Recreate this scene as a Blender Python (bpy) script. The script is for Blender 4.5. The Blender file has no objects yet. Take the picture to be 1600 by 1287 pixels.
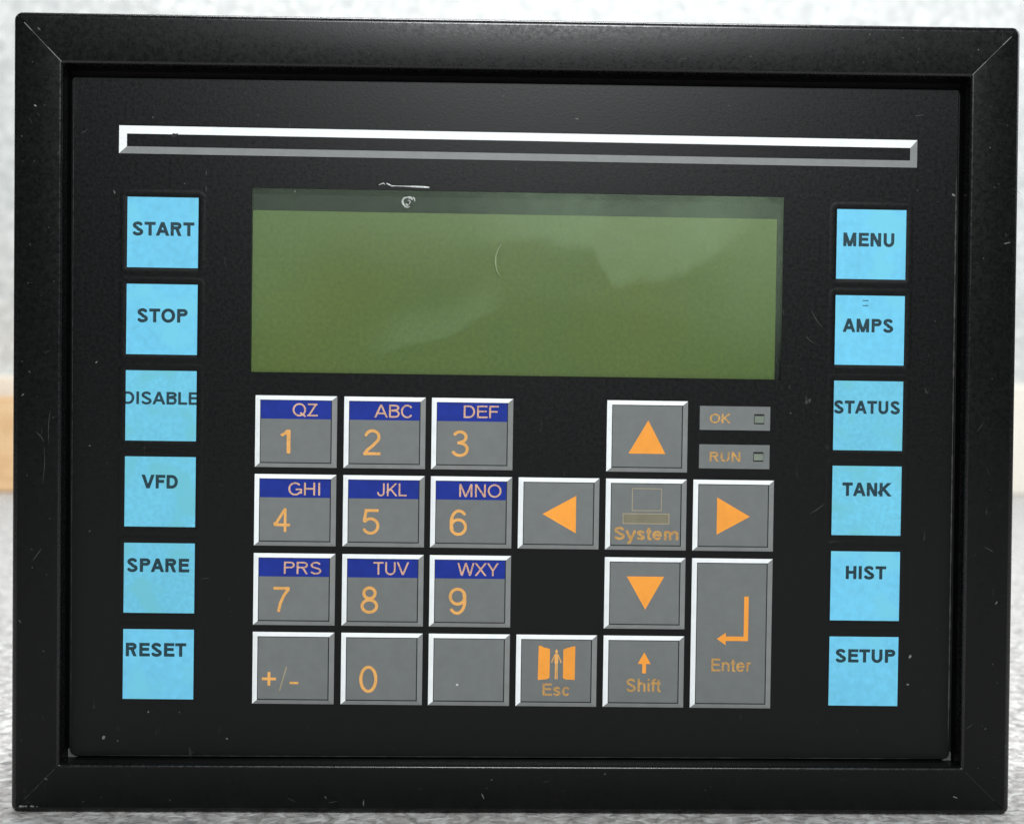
import bpy, bmesh, math, random
import numpy as np
from mathutils import Matrix, Vector
random.seed(7)
scene = bpy.context.scene
COL = scene.collection
MM = 0.001
Z0 = 0.12383                     # height of the artwork origin above the ground
PI = math.pi

# ------------------------------------------------------------------ camera
def rot_cam(p, y, r):
    Rx = Matrix.Rotation(p, 3, 'X'); Rz = Matrix.Rotation(y, 3, 'Z'); Ry = Matrix.Rotation(r, 3, 'Y')
    return Rz @ Rx @ Ry
R = rot_cam(-0.0143836, -0.0206173, -0.0097110)
cam_data = bpy.data.cameras.new('camera')
cam_data.sensor_fit = 'HORIZONTAL'; cam_data.sensor_width = 36; cam_data.lens = 45.0
cam_data.clip_start = 0.01; cam_data.clip_end = 50
cam_data.dof.use_dof = True; cam_data.dof.focus_distance = 0.381; cam_data.dof.aperture_fstop = 14
cam = bpy.data.objects.new('camera', cam_data); COL.objects.link(cam)
M = Matrix((( R[0][0], R[0][2], -R[0][1], 0),
            ( R[1][0], R[1][2], -R[1][1], -0.381),
            ( R[2][0], R[2][2], -R[2][1], Z0),
            (0, 0, 0, 1)))
cam.matrix_world = M
scene.camera = cam

# ------------------------------------------------------------------ light (an indoor corner: dim room, a ceiling lamp, an added fill lamp for the wall, a window)
world = bpy.data.worlds.new('World'); scene.world = world; world.use_nodes = True
bg = world.node_tree.nodes['Background']
bg.inputs['Color'].default_value = (0.90, 0.96, 1.0, 1); bg.inputs['Strength'].default_value = 0.07
def area(name, loc, target, size, power, color):
    l = bpy.data.lights.new(name, 'AREA'); l.shape = 'RECTANGLE'; l.size = size[0]; l.size_y = size[1]
    l.energy = power; l.color = color
    o = bpy.data.objects.new(name, l); COL.objects.link(o); o.location = loc
    o.rotation_euler = (Vector(target) - Vector(loc)).to_track_quat('-Z', 'Y').to_euler()
    return o
area('ceiling_lamp', (0.08, -1.30, 0.87), (0, 0, 0.12), (0.42, 0.14), 19.5, (0.955, 0.99, 1.0))
area('wall_fill_lamp', (0.0, 0.35, 1.7), (0.1, 1.0, 0.1), (0.8, 0.5), 34, (0.97, 0.99, 1.0))  # added lamp without a known source, brightens the wall behind
area('window_light', (1.5, 0.25, 0.9), (0.2, 0.1, 0), (0.9, 0.9), 10, (0.93, 0.97, 1.0))
scene.view_settings.view_transform = 'Standard'; scene.view_settings.look = 'None'
scene.view_settings.exposure = 0.0; scene.view_settings.gamma = 1.0
scene.cycles.use_denoising = True

# ------------------------------------------------------------------ materials
def lin(r, g, b):
    f = lambda c: (c / 255 / 12.92) if c / 255 <= 0.04045 else ((c / 255 + 0.055) / 1.055) ** 2.4
    return (f(r), f(g), f(b), 1)
def new_mat(name):
    m = bpy.data.materials.new(name); m.use_nodes = True
    nt = m.node_tree; b = nt.nodes['Principled BSDF']
    return m, nt, b
def noise(nt, scale, detail=4, rough=0.55, vec=None, dist=0.0):
    n = nt.nodes.new('ShaderNodeTexNoise'); n.inputs['Scale'].default_value = scale
    n.inputs['Detail'].default_value = detail; n.inputs['Roughness'].default_value = rough
    n.inputs['Distortion'].default_value = dist
    if vec is not None: nt.links.new(vec, n.inputs['Vector'])
    return n
def wpos(nt, sc=(1, 1, 1)):
    g = nt.nodes.new('ShaderNodeNewGeometry'); mp = nt.nodes.new('ShaderNodeMapping')
    mp.inputs['Scale'].default_value = sc
    nt.links.new(g.outputs['Position'], mp.inputs['Vector'])
    return mp.outputs['Vector']
def ramp(nt, fac, stops):
    r = nt.nodes.new('ShaderNodeValToRGB'); nt.links.new(fac, r.inputs['Fac'])
    el = r.color_ramp.elements
    while len(el) < len(stops): el.new(0.5)
    for e, (p, c) in zip(el, stops):
        e.position = p; e.color = c if len(c) == 4 else (*c, 1)
    return r.outputs['Color']
def grey(v): return (v, v, v, 1)
def mixc(nt, fac, a, b, mode='MIX'):
    m = nt.nodes.new('ShaderNodeMix'); m.data_type = 'RGBA'; m.blend_type = mode
    for s, v in ((m.inputs['Factor'], fac), (m.inputs['A'], a), (m.inputs['B'], b)):
        if hasattr(v, 'links') or hasattr(v, 'is_linked'): nt.links.new(v, s)
        else: s.default_value = v
    return m.outputs['Result']
def bump(nt, b, height, strength, dist=0.0002):
    n = nt.nodes.new('ShaderNodeBump'); n.inputs['Strength'].default_value = strength
    n.inputs['Distance'].default_value = dist
    nt.links.new(height, n.inputs['Height']); nt.links.new(n.outputs['Normal'], b.inputs['Normal'])

def printed(name, col, var=0.10, rough=0.5, scale=260, spec=0.35, wear_glint=None):
    """printed or moulded surface with a little blotchiness"""
    m, nt, b = new_mat(name)
    p = wpos(nt)
    n = noise(nt, scale, 5, 0.6, p); n2 = noise(nt, 60, 3, 0.5, p)
    lo = tuple(c * (1 - var) for c in col[:3]); hi = tuple(min(1, c * (1 + var)) for c in col[:3])
    c = ramp(nt, n.outputs['Fac'], [(0.3, lo), (0.7, hi)])
    c2 = ramp(nt, n2.outputs['Fac'], [(0.3, grey(1 - var * 0.8)), (0.7, grey(1.0))])
    c = mixc(nt, 1.0, c, c2, 'MULTIPLY')
    oi = nt.nodes.new('ShaderNodeObjectInfo')
    c = mixc(nt, 1.0, c, ramp(nt, oi.outputs['Random'], [(0, grey(0.94)), (1, grey(1.02))]), 'MULTIPLY')
    if wear_glint:
        wn = noise(nt, wear_glint[0], 2, 0.5, p)
        wf = ramp(nt, wn.outputs['Fac'], [(wear_glint[1], grey(0)), (wear_glint[1] + 0.12, grey(1))])
        c = mixc(nt, wf, c, wear_glint[2])
    nt.links.new(c, b.inputs['Base Color'])
    b.inputs['Roughness'].default_value = rough
    b.inputs['Specular IOR Level'].default_value = spec
    bump(nt, b, noise(nt, 3500, 2, 0.5, p).outputs['Fac'], 0.12, 0.00005)
    return m

def black_plastic(name, base, rough, grain, graindist, spec):
    m, nt, b = new_mat(name)
    p = wpos(nt)
    big = noise(nt, 22, 4, 0.6, p); fine = noise(nt, 1300, 3, 0.65, p); mid = noise(nt, 900, 4, 0.7, p)
    # scuffs: thin pale marks, broken up by a larger mask
    sc = noise(nt, 1.0, 3, 0.6, wpos(nt, (500, 500, 160)), 0.6)
    scm = ramp(nt, sc.outputs['Fac'], [(0.69, grey(0)), (0.75, grey(1))])
    msk = ramp(nt, big.outputs['Fac'], [(0.48, grey(0)), (0.68, grey(0.8))])
    scuff = mixc(nt, 1.0, scm, msk, 'MULTIPLY')
    col = ramp(nt, mid.outputs['Fac'], [(0.3, tuple(c * 0.75 for c in base)), (0.75, tuple(c * 1.35 for c in base))])
    col = mixc(nt, scuff, col, (0.06, 0.062, 0.06, 1))
    nt.links.new(col, b.inputs['Base Color'])
    rr = nt.nodes.new('ShaderNodeMapRange'); rr.inputs['To Min'].default_value = rough - 0.07; rr.inputs['To Max'].default_value = rough + 0.09
    rr.inputs['From Min'].default_value = 0.3; rr.inputs['From Max'].default_value = 0.7
    nt.links.new(mid.outputs['Fac'], rr.inputs['Value']); nt.links.new(rr.outputs['Result'], b.inputs['Roughness'])
    b.inputs['Specular IOR Level'].default_value = spec
    bump(nt, b, fine.outputs['Fac'], grain, graindist)
    return m

MAT = {}
MAT['frame'] = black_plastic('black_powder_coat', (0.0022, 0.0024, 0.0024), 0.33, 0.16, 0.0001, 0.19)
MAT['frame_edge'] = black_plastic('rubbed_black_edge', (0.004, 0.004, 0.004), 0.26, 0.10, 0.0001, 0.42)
MAT['overlay'] = black_plastic('black_matt_film', (0.0020, 0.0023, 0.0025), 0.36, 0.22, 0.0001, 0.225)
MAT['recess'] = black_plastic('black_recess', (0.003, 0.003, 0.003), 0.6, 0.3, 0.0002, 0.2)
MAT['housing'] = black_plastic('dark_metal_housing', (0.02, 0.02, 0.021), 0.5, 0.3, 0.0002, 0.4)
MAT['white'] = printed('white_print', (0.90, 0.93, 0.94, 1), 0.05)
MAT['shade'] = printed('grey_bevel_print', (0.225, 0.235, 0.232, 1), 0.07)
MAT['key'] = printed('grey_key_print', (0.165, 0.178, 0.176, 1), 0.06)
MAT['line'] = printed('black_line_print', (0.006, 0.006, 0.007, 1), 0.1)
MAT['blue'] = printed('royal_blue_print', (0.009, 0.030, 0.285, 1), 0.14, 0.6, 260, 0.2)
MAT['orange'] = printed('orange_print', (0.95, 0.36, 0.045, 1), 0.05)
MAT['numeral'] = printed('orange_numeral_print', (0.84, 0.42, 0.115, 1), 0.12, wear_glint=(2600, 0.60, (0.42, 0.27, 0.13, 1)))
MAT['letters'] = printed('pale_orange_letter_print', (0.70, 0.42, 0.27, 1), 0.16, wear_glint=(2600, 0.56, (0.26, 0.12, 0.17, 1)))
MAT['faded'] = printed('worn_orange_print', (0.60, 0.33, 0.095, 1), 0.16, wear_glint=(2400, 0.52, (0.27, 0.19, 0.10, 1)))
MAT['iconfill'] = printed('brown_icon_print', (0.21, 0.19, 0.13, 1), 0.12)
MAT['iconline'] = printed('pale_icon_line_print', (0.36, 0.31, 0.21, 1), 0.12)
MAT['cyan'] = printed('light_blue_card', (0.165, 0.60, 0.86, 1), 0.09, 0.38, 420, 0.4, wear_glint=(70, 0.52, (0.17, 0.60, 0.79, 1)))
MAT['cyan_dirty'] = printed('grubby_light_blue_card', (0.155, 0.57, 0.78, 1), 0.10, 0.45, 700, 0.4, wear_glint=(95, 0.50, (0.145, 0.52, 0.64, 1)))
MAT['ink'] = printed('dark_ink', (0.012, 0.045, 0.062, 1), 0.3, 0.5, 900, 0.3, wear_glint=(1500, 0.60, (0.03, 0.10, 0.13, 1)))
MAT['lens'] = printed('pale_indicator_lens', (0.20, 0.235, 0.19, 1), 0.1, 0.3)
MAT['bezel'] = black_plastic('display_bezel', (0.006, 0.009, 0.008), 0.55, 0.3, 0.0002, 0.12)
MAT['mitre'] = printed('bare_joint_edge', (0.20, 0.195, 0.185, 1), 0.3, 0.4, 900)
MAT['mitre_dark'] = printed('dull_joint_edge', (0.035, 0.036, 0.034, 1), 0.3, 0.5, 900)
MAT['dust'] = printed('pale_dust', (0.12, 0.125, 0.12, 1), 0.3, 0.8, 900)
MAT['wear_glint'] = printed('pale_edge_grey', (0.05, 0.05, 0.048, 1), 0.4, 0.5, 600)  # pale grey of the plate's edge lines
MAT['spot_glint'] = printed('pale_spot_and_glint', (0.62, 0.65, 0.63, 1), 0.3, 0.25, 1500, 0.6)  # white of the dot and blister; on the creases a painted highlight
MAT['residue'] = printed('grey_residue', (0.09, 0.09, 0.088, 1), 0.4, 0.6, 1500)
MAT['scratch'] = printed('fine_scratch', (0.04, 0.041, 0.04, 1), 0.3, 0.5, 900)

def mat_lcd():
    m, nt, b = new_mat('green_lcd_glass'); p = wpos(nt)
    n = noise(nt, 14, 3, 0.5, p); f = noise(nt, 900, 2, 0.6, p)
    c = ramp(nt, n.outputs['Fac'], [(0.3, (0.068, 0.124, 0.028)), (0.68, (0.092, 0.132, 0.022))])
    c = mixc(nt, 1.0, c, ramp(nt, f.outputs['Fac'], [(0.3, grey(0.86)), (0.7, grey(1.12))]), 'MULTIPLY')
    nt.links.new(c, b.inputs['Base Color']); b.inputs['Roughness'].default_value = 0.4
    b.inputs['Specular IOR Level'].default_value = 0.3
    return m
MAT['lcd'] = mat_lcd()

def mat_film():
    """thin clear window film: see-through with a soft sheen, wavy, room reflections painted on it"""
    m, nt, b = new_mat('clear_window_film'); nt.nodes.remove(b)
    out = nt.nodes['Material Output']; p = wpos(nt)
    tr = nt.nodes.new('ShaderNodeBsdfTransparent'); tr.inputs['Color'].default_value = (0.97, 0.985, 0.97, 1)
    gl = nt.nodes.new('ShaderNodeBsdfGlossy'); gl.inputs['Roughness'].default_value = 0.36
    wave = noise(nt, 16, 2, 0.45, p, 0.8)
    bp = nt.nodes.new('ShaderNodeBump'); bp.inputs['Strength'].default_value = 0.4; bp.inputs['Distance'].default_value = 0.0015
    nt.links.new(wave.outputs['Fac'], bp.inputs['Height']); nt.links.new(bp.outputs['Normal'], gl.inputs['Normal'])
    lw = nt.nodes.new('ShaderNodeLayerWeight')
    pw = nt.nodes.new('ShaderNodeMath'); pw.operation = 'POWER'; pw.inputs[1].default_value = 5; nt.links.new(lw.outputs['Facing'], pw.inputs[0])
    fr = nt.nodes.new('ShaderNodeMath'); fr.operation = 'MULTIPLY_ADD'; fr.inputs[1].default_value = 0.95; fr.inputs[2].default_value = 0.016; nt.links.new(pw.outputs[0], fr.inputs[0])
    mx = nt.nodes.new('ShaderNodeMixShader')
    nt.links.new(fr.outputs[0], mx.inputs['Fac']); nt.links.new(tr.outputs[0], mx.inputs[1]); nt.links.new(gl.outputs[0], mx.inputs[2])
    # reflections of the room, painted into the film's colour as pale patches
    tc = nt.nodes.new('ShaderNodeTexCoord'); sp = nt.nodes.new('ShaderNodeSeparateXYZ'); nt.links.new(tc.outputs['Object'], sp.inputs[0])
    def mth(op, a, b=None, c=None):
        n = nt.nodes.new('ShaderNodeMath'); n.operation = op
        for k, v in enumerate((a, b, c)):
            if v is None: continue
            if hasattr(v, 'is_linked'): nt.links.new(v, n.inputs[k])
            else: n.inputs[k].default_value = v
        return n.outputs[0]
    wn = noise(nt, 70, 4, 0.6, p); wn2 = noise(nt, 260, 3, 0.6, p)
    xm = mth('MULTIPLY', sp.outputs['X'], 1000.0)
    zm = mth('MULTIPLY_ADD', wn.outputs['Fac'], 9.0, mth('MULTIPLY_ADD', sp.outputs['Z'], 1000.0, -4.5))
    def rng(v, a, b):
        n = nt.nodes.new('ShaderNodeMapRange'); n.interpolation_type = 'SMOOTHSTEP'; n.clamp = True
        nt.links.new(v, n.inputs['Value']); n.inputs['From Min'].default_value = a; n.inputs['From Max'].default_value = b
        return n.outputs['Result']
    def reflection_patch(points, soft, fade, xw, amt):
        '''painted reflection: a definite lower edge along points (x, z in mm), thinning out upwards'''
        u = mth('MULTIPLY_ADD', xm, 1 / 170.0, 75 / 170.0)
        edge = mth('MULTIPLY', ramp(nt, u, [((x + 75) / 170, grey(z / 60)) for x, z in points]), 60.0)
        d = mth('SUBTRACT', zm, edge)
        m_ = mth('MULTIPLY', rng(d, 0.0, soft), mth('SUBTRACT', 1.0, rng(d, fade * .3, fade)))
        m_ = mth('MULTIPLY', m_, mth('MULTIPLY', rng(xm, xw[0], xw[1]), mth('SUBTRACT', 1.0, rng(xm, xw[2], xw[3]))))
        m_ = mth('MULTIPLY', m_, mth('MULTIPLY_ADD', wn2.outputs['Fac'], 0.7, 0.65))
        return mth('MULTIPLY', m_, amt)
    sf = reflection_patch([(-70, 46), (-30, 43), (-11, 41.7), (17, 43.5), (31, 41.4), (37.5, 31.0), (51.5, 31.3), (63, 36.2), (70.5, 42), (84, 54)], 4.5, 40.0, (-22, 30, 62, 88), 0.078)
    sf = mth('ADD', sf, reflection_patch([(-70, 30), (86, 30)], 26.0, 90.0, (-120, -20, 200, 210), 0.058))
    sf = mth('ADD', sf, reflection_patch([(-34, 10), (-30, 11.2), (-12, 15.0), (2.5, 23.5), (10, 28)], 1.8, 15.0, (-42, -20, -2, 7), 0.045))
    sf = mth('ADD', sf, reflection_patch([(-70, 3), (86, 3)], 30.0, 90.0, (40, 84, 200, 210), 0.065))
    sf = mth('ADD', sf, reflection_patch([(-70, 3), (86, 3)], 30.0, 90.0, (-300, -290, -68, -38), 0.035))
    sf = mth('ADD', sf, reflection_patch([(-20, 30), (20, 26), (60, 20), (80, 14)], 6.0, 16.0, (-10, 20, 40, 70), 0.018))
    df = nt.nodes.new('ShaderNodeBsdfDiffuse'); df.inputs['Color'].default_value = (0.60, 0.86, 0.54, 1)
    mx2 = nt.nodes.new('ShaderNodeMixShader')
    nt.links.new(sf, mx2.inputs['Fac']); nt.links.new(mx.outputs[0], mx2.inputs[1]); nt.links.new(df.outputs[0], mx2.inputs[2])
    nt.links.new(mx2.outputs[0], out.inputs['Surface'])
    return m
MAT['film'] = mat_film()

def mat_ground():
    m, nt, b = new_mat('speckled_carpet'); p = wpos(nt)
    v = nt.nodes.new('ShaderNodeTexVoronoi'); v.inputs['Scale'].default_value = 330
    d = noise(nt, 260, 4, 0.65, p, 0.9)
    nt.links.new(mixc(nt, 0.012, p, d.outputs['Color']), v.inputs['Vector'])
    v.inputs['Scale'].default_value = 300
    a = noise(nt, 240, 4, 0.6, p, 0.8); c0 = noise(nt, 120, 3, 0.6, p)
    col = ramp(nt, a.outputs['Fac'], [(0.32, (0.30, 0.305, 0.30)), (0.48, (0.56, 0.53, 0.515)), (0.64, (0.78, 0.79, 0.77))])
    col = mixc(nt, 1.0, col, ramp(nt, c0.outputs['Fac'], [(0.35, grey(0.72)), (0.65, grey(1.0))]), 'MULTIPLY')
    nt.links.new(col, b.inputs['Base Color']); b.inputs['Roughness'].default_value = 0.95
    b.inputs['Specular IOR Level'].default_value = 0.1
    bump(nt, b, a.outputs['Fac'], 0.9, 0.0016)
    return m
MAT['ground'] = mat_ground()
def mat_wall():
    m, nt, b = new_mat('white_plaster'); p = wpos(nt)
    a = noise(nt, 75, 5, 0.62, p, 0.4); c = noise(nt, 18, 3, 0.5, p)
    col = ramp(nt, a.outputs['Fac'], [(0.34, (0.54, 0.56, 0.55)), (0.52, (0.66, 0.675, 0.665)), (0.68, (0.82, 0.83, 0.82))])
    col = mixc(nt, 1.0, col, ramp(nt, c.outputs['Fac'], [(0.3, grey(0.94)), (0.7, grey(1.0))]), 'MULTIPLY')
    nt.links.new(col, b.inputs['Base Color']); b.inputs['Roughness'].default_value = 0.8
    bump(nt, b, a.outputs['Fac'], 0.6, 0.004)
    return m
MAT['wall'] = mat_wall()
def mat_wood():
    m, nt, b = new_mat('pale_orange_wood'); p = wpos(nt, (1.2, 8, 9))
    a = noise(nt, 6, 6, 0.6, p, 1.2); k = noise(nt, 60, 3, 0.6, wpos(nt))
    col = ramp(nt, a.outputs['Fac'], [(0.3, (0.74, 0.45, 0.22)), (0.7, (0.93, 0.66, 0.38))])
    col = mixc(nt, ramp(nt, k.outputs['Fac'], [(0.62, grey(0)), (0.72, grey(0.6))]), col, (0.25, 0.12, 0.07, 1))
    nt.links.new(col, b.inputs['Base Color']); b.inputs['Roughness'].default_value = 0.55
    return m
MAT['wood'] = mat_wood()
MAT['cream'] = printed('cream_paint', (0.88, 0.83, 0.74, 1), 0.02, 0.5, 30)

# ------------------------------------------------------------------ helpers
def mesh_obj(name, verts, faces, mat, parent=None, mats=None, fmats=None, smooth=False):
    me = bpy.data.meshes.new(name); me.from_pydata([tuple(v) for v in verts], [], faces)
    for mm in (mats or [mat]): me.materials.append(mm)
    if fmats: me.polygons.foreach_set('material_index', fmats)
    if smooth: me.polygons.foreach_set('use_smooth', [True] * len(me.polygons))
    me.update()
    o = bpy.data.objects.new(name, me); COL.objects.link(o)
    if parent: o.parent = parent
    return o
def fix_normals(o):
    bm = bmesh.new(); bm.from_mesh(o.data); bmesh.ops.recalc_face_normals(bm, faces=bm.faces); bm.to_mesh(o.data); bm.free()
    return o
def box(name, x0, x1, y0, y1, z0, z1, mat, parent=None, bev=0.0, seg=2):
    bm = bmesh.new(); bmesh.ops.create_cube(bm, size=1)
    for v in bm.verts:
        v.co = Vector((x0 + (v.co.x + .5) * (x1 - x0), y0 + (v.co.y + .5) * (y1 - y0), z0 + (v.co.z + .5) * (z1 - z0)))
    if bev: bmesh.ops.bevel(bm, geom=bm.edges[:], offset=bev, segments=seg, profile=0.5, affect='EDGES')
    me = bpy.data.meshes.new(name); bm.to_mesh(me); bm.free(); me.materials.append(mat)
    o = bpy.data.objects.new(name, me); COL.objects.link(o)
    if parent: o.parent = parent
    return o

# ------------------------------------------------------------------ lettering: strokes -> distance field -> flat mesh
# glyph box: cap height 1; t = half stroke.  primitives: ('L', x0,y0,x1,y1) butt line, ('P', pts) smooth path
def arc(cx, cy, rx, ry, a0, a1, n=26):
    return [(cx + rx * math.cos(math.radians(a0 + (a1 - a0) * i / n)), cy + ry * math.sin(math.radians(a0 + (a1 - a0) * i / n))) for i in range(n + 1)]
def glyph(ch, t):
    e = 2 * t                                  # overshoot for diagonals, clipped at the cap lines
    def dg(x0, y0, x1, y1, a=True, b=True):    # diagonal extended past its ends
        dx, dy = x1 - x0, y1 - y0; L = math.hypot(dx, dy); ux, uy = dx / L * e, dy / L * e
        return ('L', x0 - (ux if a else 0), y0 - (uy if a else 0), x1 + (ux if b else 0), y1 + (uy if b else 0))
    b, m, u = t, 0.5, 1 - t
    G = {
    'A': (.92, [dg(t, 0, .46, 1, True, False), dg(.92 - t, 0, .46, 1, True, False), ('L', .2, .32, .72, .32), ('L', .46 - t, 1 - t, .46 + t, 1 - t)]),
    'B': (.84, [('L', .09 + t, 0, .09 + t, 1), ('P', [(.09, u)] + arc(.50, .765, .24 - t * .2, .235 - t, 90, -90) + [(.09, .53)]), ('P', [(.09, .53)] + arc(.53, .265 + t * .5, .29 - t, .265 - t * .5, 90, -90) + [(.09, t)])]),
    'C': (.96, [('P', arc(.50, .5, .43 - t, .52 - t, 38, 322, 44))]),
    'D': (.94, [('L', .09 + t, 0, .09 + t, 1), ('P', [(.09, u)] + arc(.46, .5, .42 - t, .5 - t, 90, -90) + [(.09, t)])]),
    'E': (.84, [('L', .09 + t, 0, .09 + t, 1), ('L', .1, u, .80, u), ('L', .1, .53, .76, .53), ('L', .1, t, .82, t)]),
    'F': (.77, [('L', .09 + t, 0, .09 + t, 1), ('L', .1, u, .76, u), ('L', .1, .52, .68, .52)]),
    'G': (1.04, [('P', arc(.52, .5, .46 - t, .52 - t, 40, 330, 44)), ('L', .98 - t * .7, .12, .98 - t * .7, .50), ('L', .56, .46, .97, .46)]),
    'H': (.94, [('L', .09 + t, 0, .09 + t, 1), ('L', .85 - t, 0, .85 - t, 1), ('L', .1, .52, .84, .52)]),
    'I': (.38, [('L', .19, 0, .19, 1)]),
    'J': (.70, [('P', [(.60 - t, 1)] + arc(.31, .27, .29 - t, .29 - t, 0, -185))]),
    'K': (.92, [('L', .09 + t, 0, .09 + t, 1), dg(.16, .36, .80, 1), dg(.34, .60, .84, 0, False, True)]),
    'L': (.76, [('L', .09 + t, 0, .09 + t, 1), ('L', .1, t, .73, t)]),
    'M': (1.10, [('L', .09 + t, 0, .09 + t, 1), ('L', 1.01 - t, 0, 1.01 - t, 1), dg(.09 + t * 1.1, 1, .55, 0, True, True), dg(1.01 - t * 1.1, 1, .55, 0, True, True)]),
    'N': (.94, [('L', .09 + t, 0, .09 + t, 1), ('L', .85 - t, 0, .85 - t, 1), dg(.09 + t * 1.1, 1, .85 - t * 1.1, 0)]),
    'O': (1.06, [('P', arc(.53, .5, .48 - t, .52 - t, 0, 360, 48))]),
    'P': (.86, [('L', .09 + t, 0, .09 + t, 1), ('P', [(.09, u)] + arc(.53, .73, .29 - t, .27 - t, 90, -90) + [(.09, .46 + t)])]),
    'Q': (1.06, [('P', arc(.53, .5, .48 - t, .52 - t, 0, 360, 48)), ('L', .60, .28, .98, -.04)]),
    'R': (.94, [('L', .09 + t, 0, .09 + t, 1), ('P', [(.09, u)] + arc(.56, .735, .28 - t, .265 - t, 90, -90) + [(.09, .47 + t)]), dg(.50, .47 + t, .84 - t, 0, False, True)]),
    'S': (.88, [('P', arc(.44, .74, .345 - t, .275 - t, 22, 250, 30) + arc(.44, .265, .375 - t, .285 - t, 75, -158, 34))]),
    'T': (.82, [('L', .41, 0, .41, 1), ('L', .03, u, .79, u)]),
    'U': (.94, [('P', [(.09 + t, 1)] + arc(.47, .37, .38 - t, .39 - t, 180, 360) + [(.85 - t, 1)])]),
    'V': (.90, [dg(t, 1, .45, 0, True, False), dg(.90 - t, 1, .45, 0, True, False), ('L', .45 - t, t, .45 + t, t)]),
    'W': (1.28, [dg(.02 + t, 1, .34, 0), dg(.64, 1, .34, 0), dg(.64, 1, .94, 0), dg(1.26 - t, 1, .94, 0)]),
    'X': (.90, [dg(.02 + t, 1, .88 - t, 0), dg(.88 - t, 1, .02 + t, 0)]),
    'Y': (.90, [dg(.02 + t, 1, .45, .42, True, False), dg(.88 - t, 1, .45, .42, True, False), ('L', .45, 0, .45, .50)]),
    'Z': (.84, [('L', .08, u, .78, u), ('L', .04, t, .80, t), dg(.04 + t * 1.4, 0, .78 - t * 1.2, 1)]),
    '0': (.76, [('P', arc(.38, .5, .33 - t, .52 - t, 0, 360, 40))]),
    '1': (.50, [('L', .40 - t, 0, .40 - t, 1), ('P', [(.40 - t, .98), (.30 - t, .84), (.14, .74)])]),
    '2': (.76, [('P', arc(.39, .71, .31 - t, .30 - t, 170, -38, 24) + [(.40, .36), (.18, .18), (.09, .0)]), ('L', .05, t, .71, t)]),
    '3': (.76, [('P', arc(.37, .76, .28 - t, .26 - t, 158, -90, 24)), ('P', arc(.37, .28, .33 - t, .30 - t, 90, -160, 26)), ('L', .27, .53, .38, .53)]),
    '4': (.76, [('L', .56 - t, 0, .56 - t, 1), ('L', .02, .30, .72, .30), dg(.06, .28, .56 - t, .98, False, False), ('L', .02, .24 + t, .08, .40)]),
    '5': (.76, [('L', .16, u, .68, u), ('P', [(.20, .99), (.12, .49)]), ('P', [(.11, .49)] + arc(.37, .325, .34 - t, .345 - t, 130, -158, 28))]),
    '6': (.76, [('P', arc(.38, .325, .33 - t, .345 - t, 0, 360, 36)), ('P', arc(.40, .50, .35 - t, .52 - t, 40, 215, 26))]),
    '7': (.76, [('L', .06, u, .70, u), ('P', [(.67, .93), (.48, .66), (.34, .34), (.27, 0)])]),
    '8': (.76, [('P', arc(.38, .76, .27 - t, .26 - t, 0, 360, 32)), ('P', arc(.38, .27, .33 - t, .29 - t, 0, 360, 34))]),
    '9': (.76, [('P', arc(.38, .675, .33 - t, .345 - t, 0, 360, 36)), ('P', arc(.36, .50, .35 - t, .52 - t, 220, 395, 26))]),
    '+': (1.0, [('L', .5, 0, .5, 1), ('L', 0, .5, 1, .5)]),
    '/': (.4, [dg(.04, 0, .36, 1)]),
    'c': (.70, [('P', arc(.37, .36, .32 - t, .38 - t, 42, 318, 30))]),
    'e': (.78, [('P', [(.70 - t, .36)] + arc(.39, .36, .34 - t, .38 - t, 0, 318, 34)), ('L', .07, .38, .70, .38)]),
    'f': (.40, [('P', [(.20, 0)] + [(.20, .78)] + arc(.34, .82, .14, .18 - t * .6, 180, 80, 10)), ('L', .02, .66, .40, .66)]),
    'h': (.78, [('L', .08 + t, 0, .08 + t, 1), ('P', arc(.39, .47, .31 - t, .27 - t, 180, 0, 20) + [(.70 - t, 0)])]),
    'i': (.32, [('L', .16, 0, .16, .72), ('L', .16, .86, .16, 1)]),
    'm': (1.16, [('L', .08 + t, 0, .08 + t, .72), ('P', arc(.34, .49, .26 - t, .25 - t, 180, 0, 18) + [(.60 - t, 0)]), ('P', arc(.83, .49, .26 - t, .25 - t, 180, 0, 18) + [(1.09 - t, 0)])]),
    'n': (.78, [('L', .08 + t, 0, .08 + t, .72), ('P', arc(.39, .47, .31 - t, .27 - t, 180, 0, 20) + [(.70 - t, 0)])]),
    'r': (.48, [('L', .08 + t, 0, .08 + t, .72), ('P', arc(.34, .45, .26 - t, .29 - t, 180, 75, 12))]),
    's': (.70, [('P', arc(.35, .535, .28 - t, .205 - t, 20, 250, 22) + arc(.35, .195, .29 - t, .215 - t, 70, -160, 24))]),
    't': (.40, [('P', [(.20, .95), (.20, .18)] + arc(.32, .16, .12, .16 - t * .6, 180, 280, 10)), ('L', .02, .66, .38, .66)]),
    'y': (.70, [('L', .05, .74, .36, .02), ('P', [(.65, .74), (.34, -.08), (.28, -.22), (.12, -.24)])]),
    ' ': (.40, []),
    }
    return G[ch]
CLIPPED = set('AKMNRVWXYZ/14')
def seg_d(X, Y, x0, y0, x1, y1, w, cap):
    dx, dy = x1 - x0, y1 - y0; L = math.hypot(dx, dy) or 1e-9; ux, uy = dx / L, dy / L
    s = (X - x0) * ux + (Y - y0) * uy; n = np.abs(-(X - x0) * uy + (Y - y0) * ux) - w
    ends = np.maximum(-s, s - L)
    if cap:                                        # round
        c = np.clip(s, 0, L); return np.hypot(X - x0 - c * ux, Y - y0 - c * uy) - w
    return np.maximum(n, ends)
_cache = {}
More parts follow.
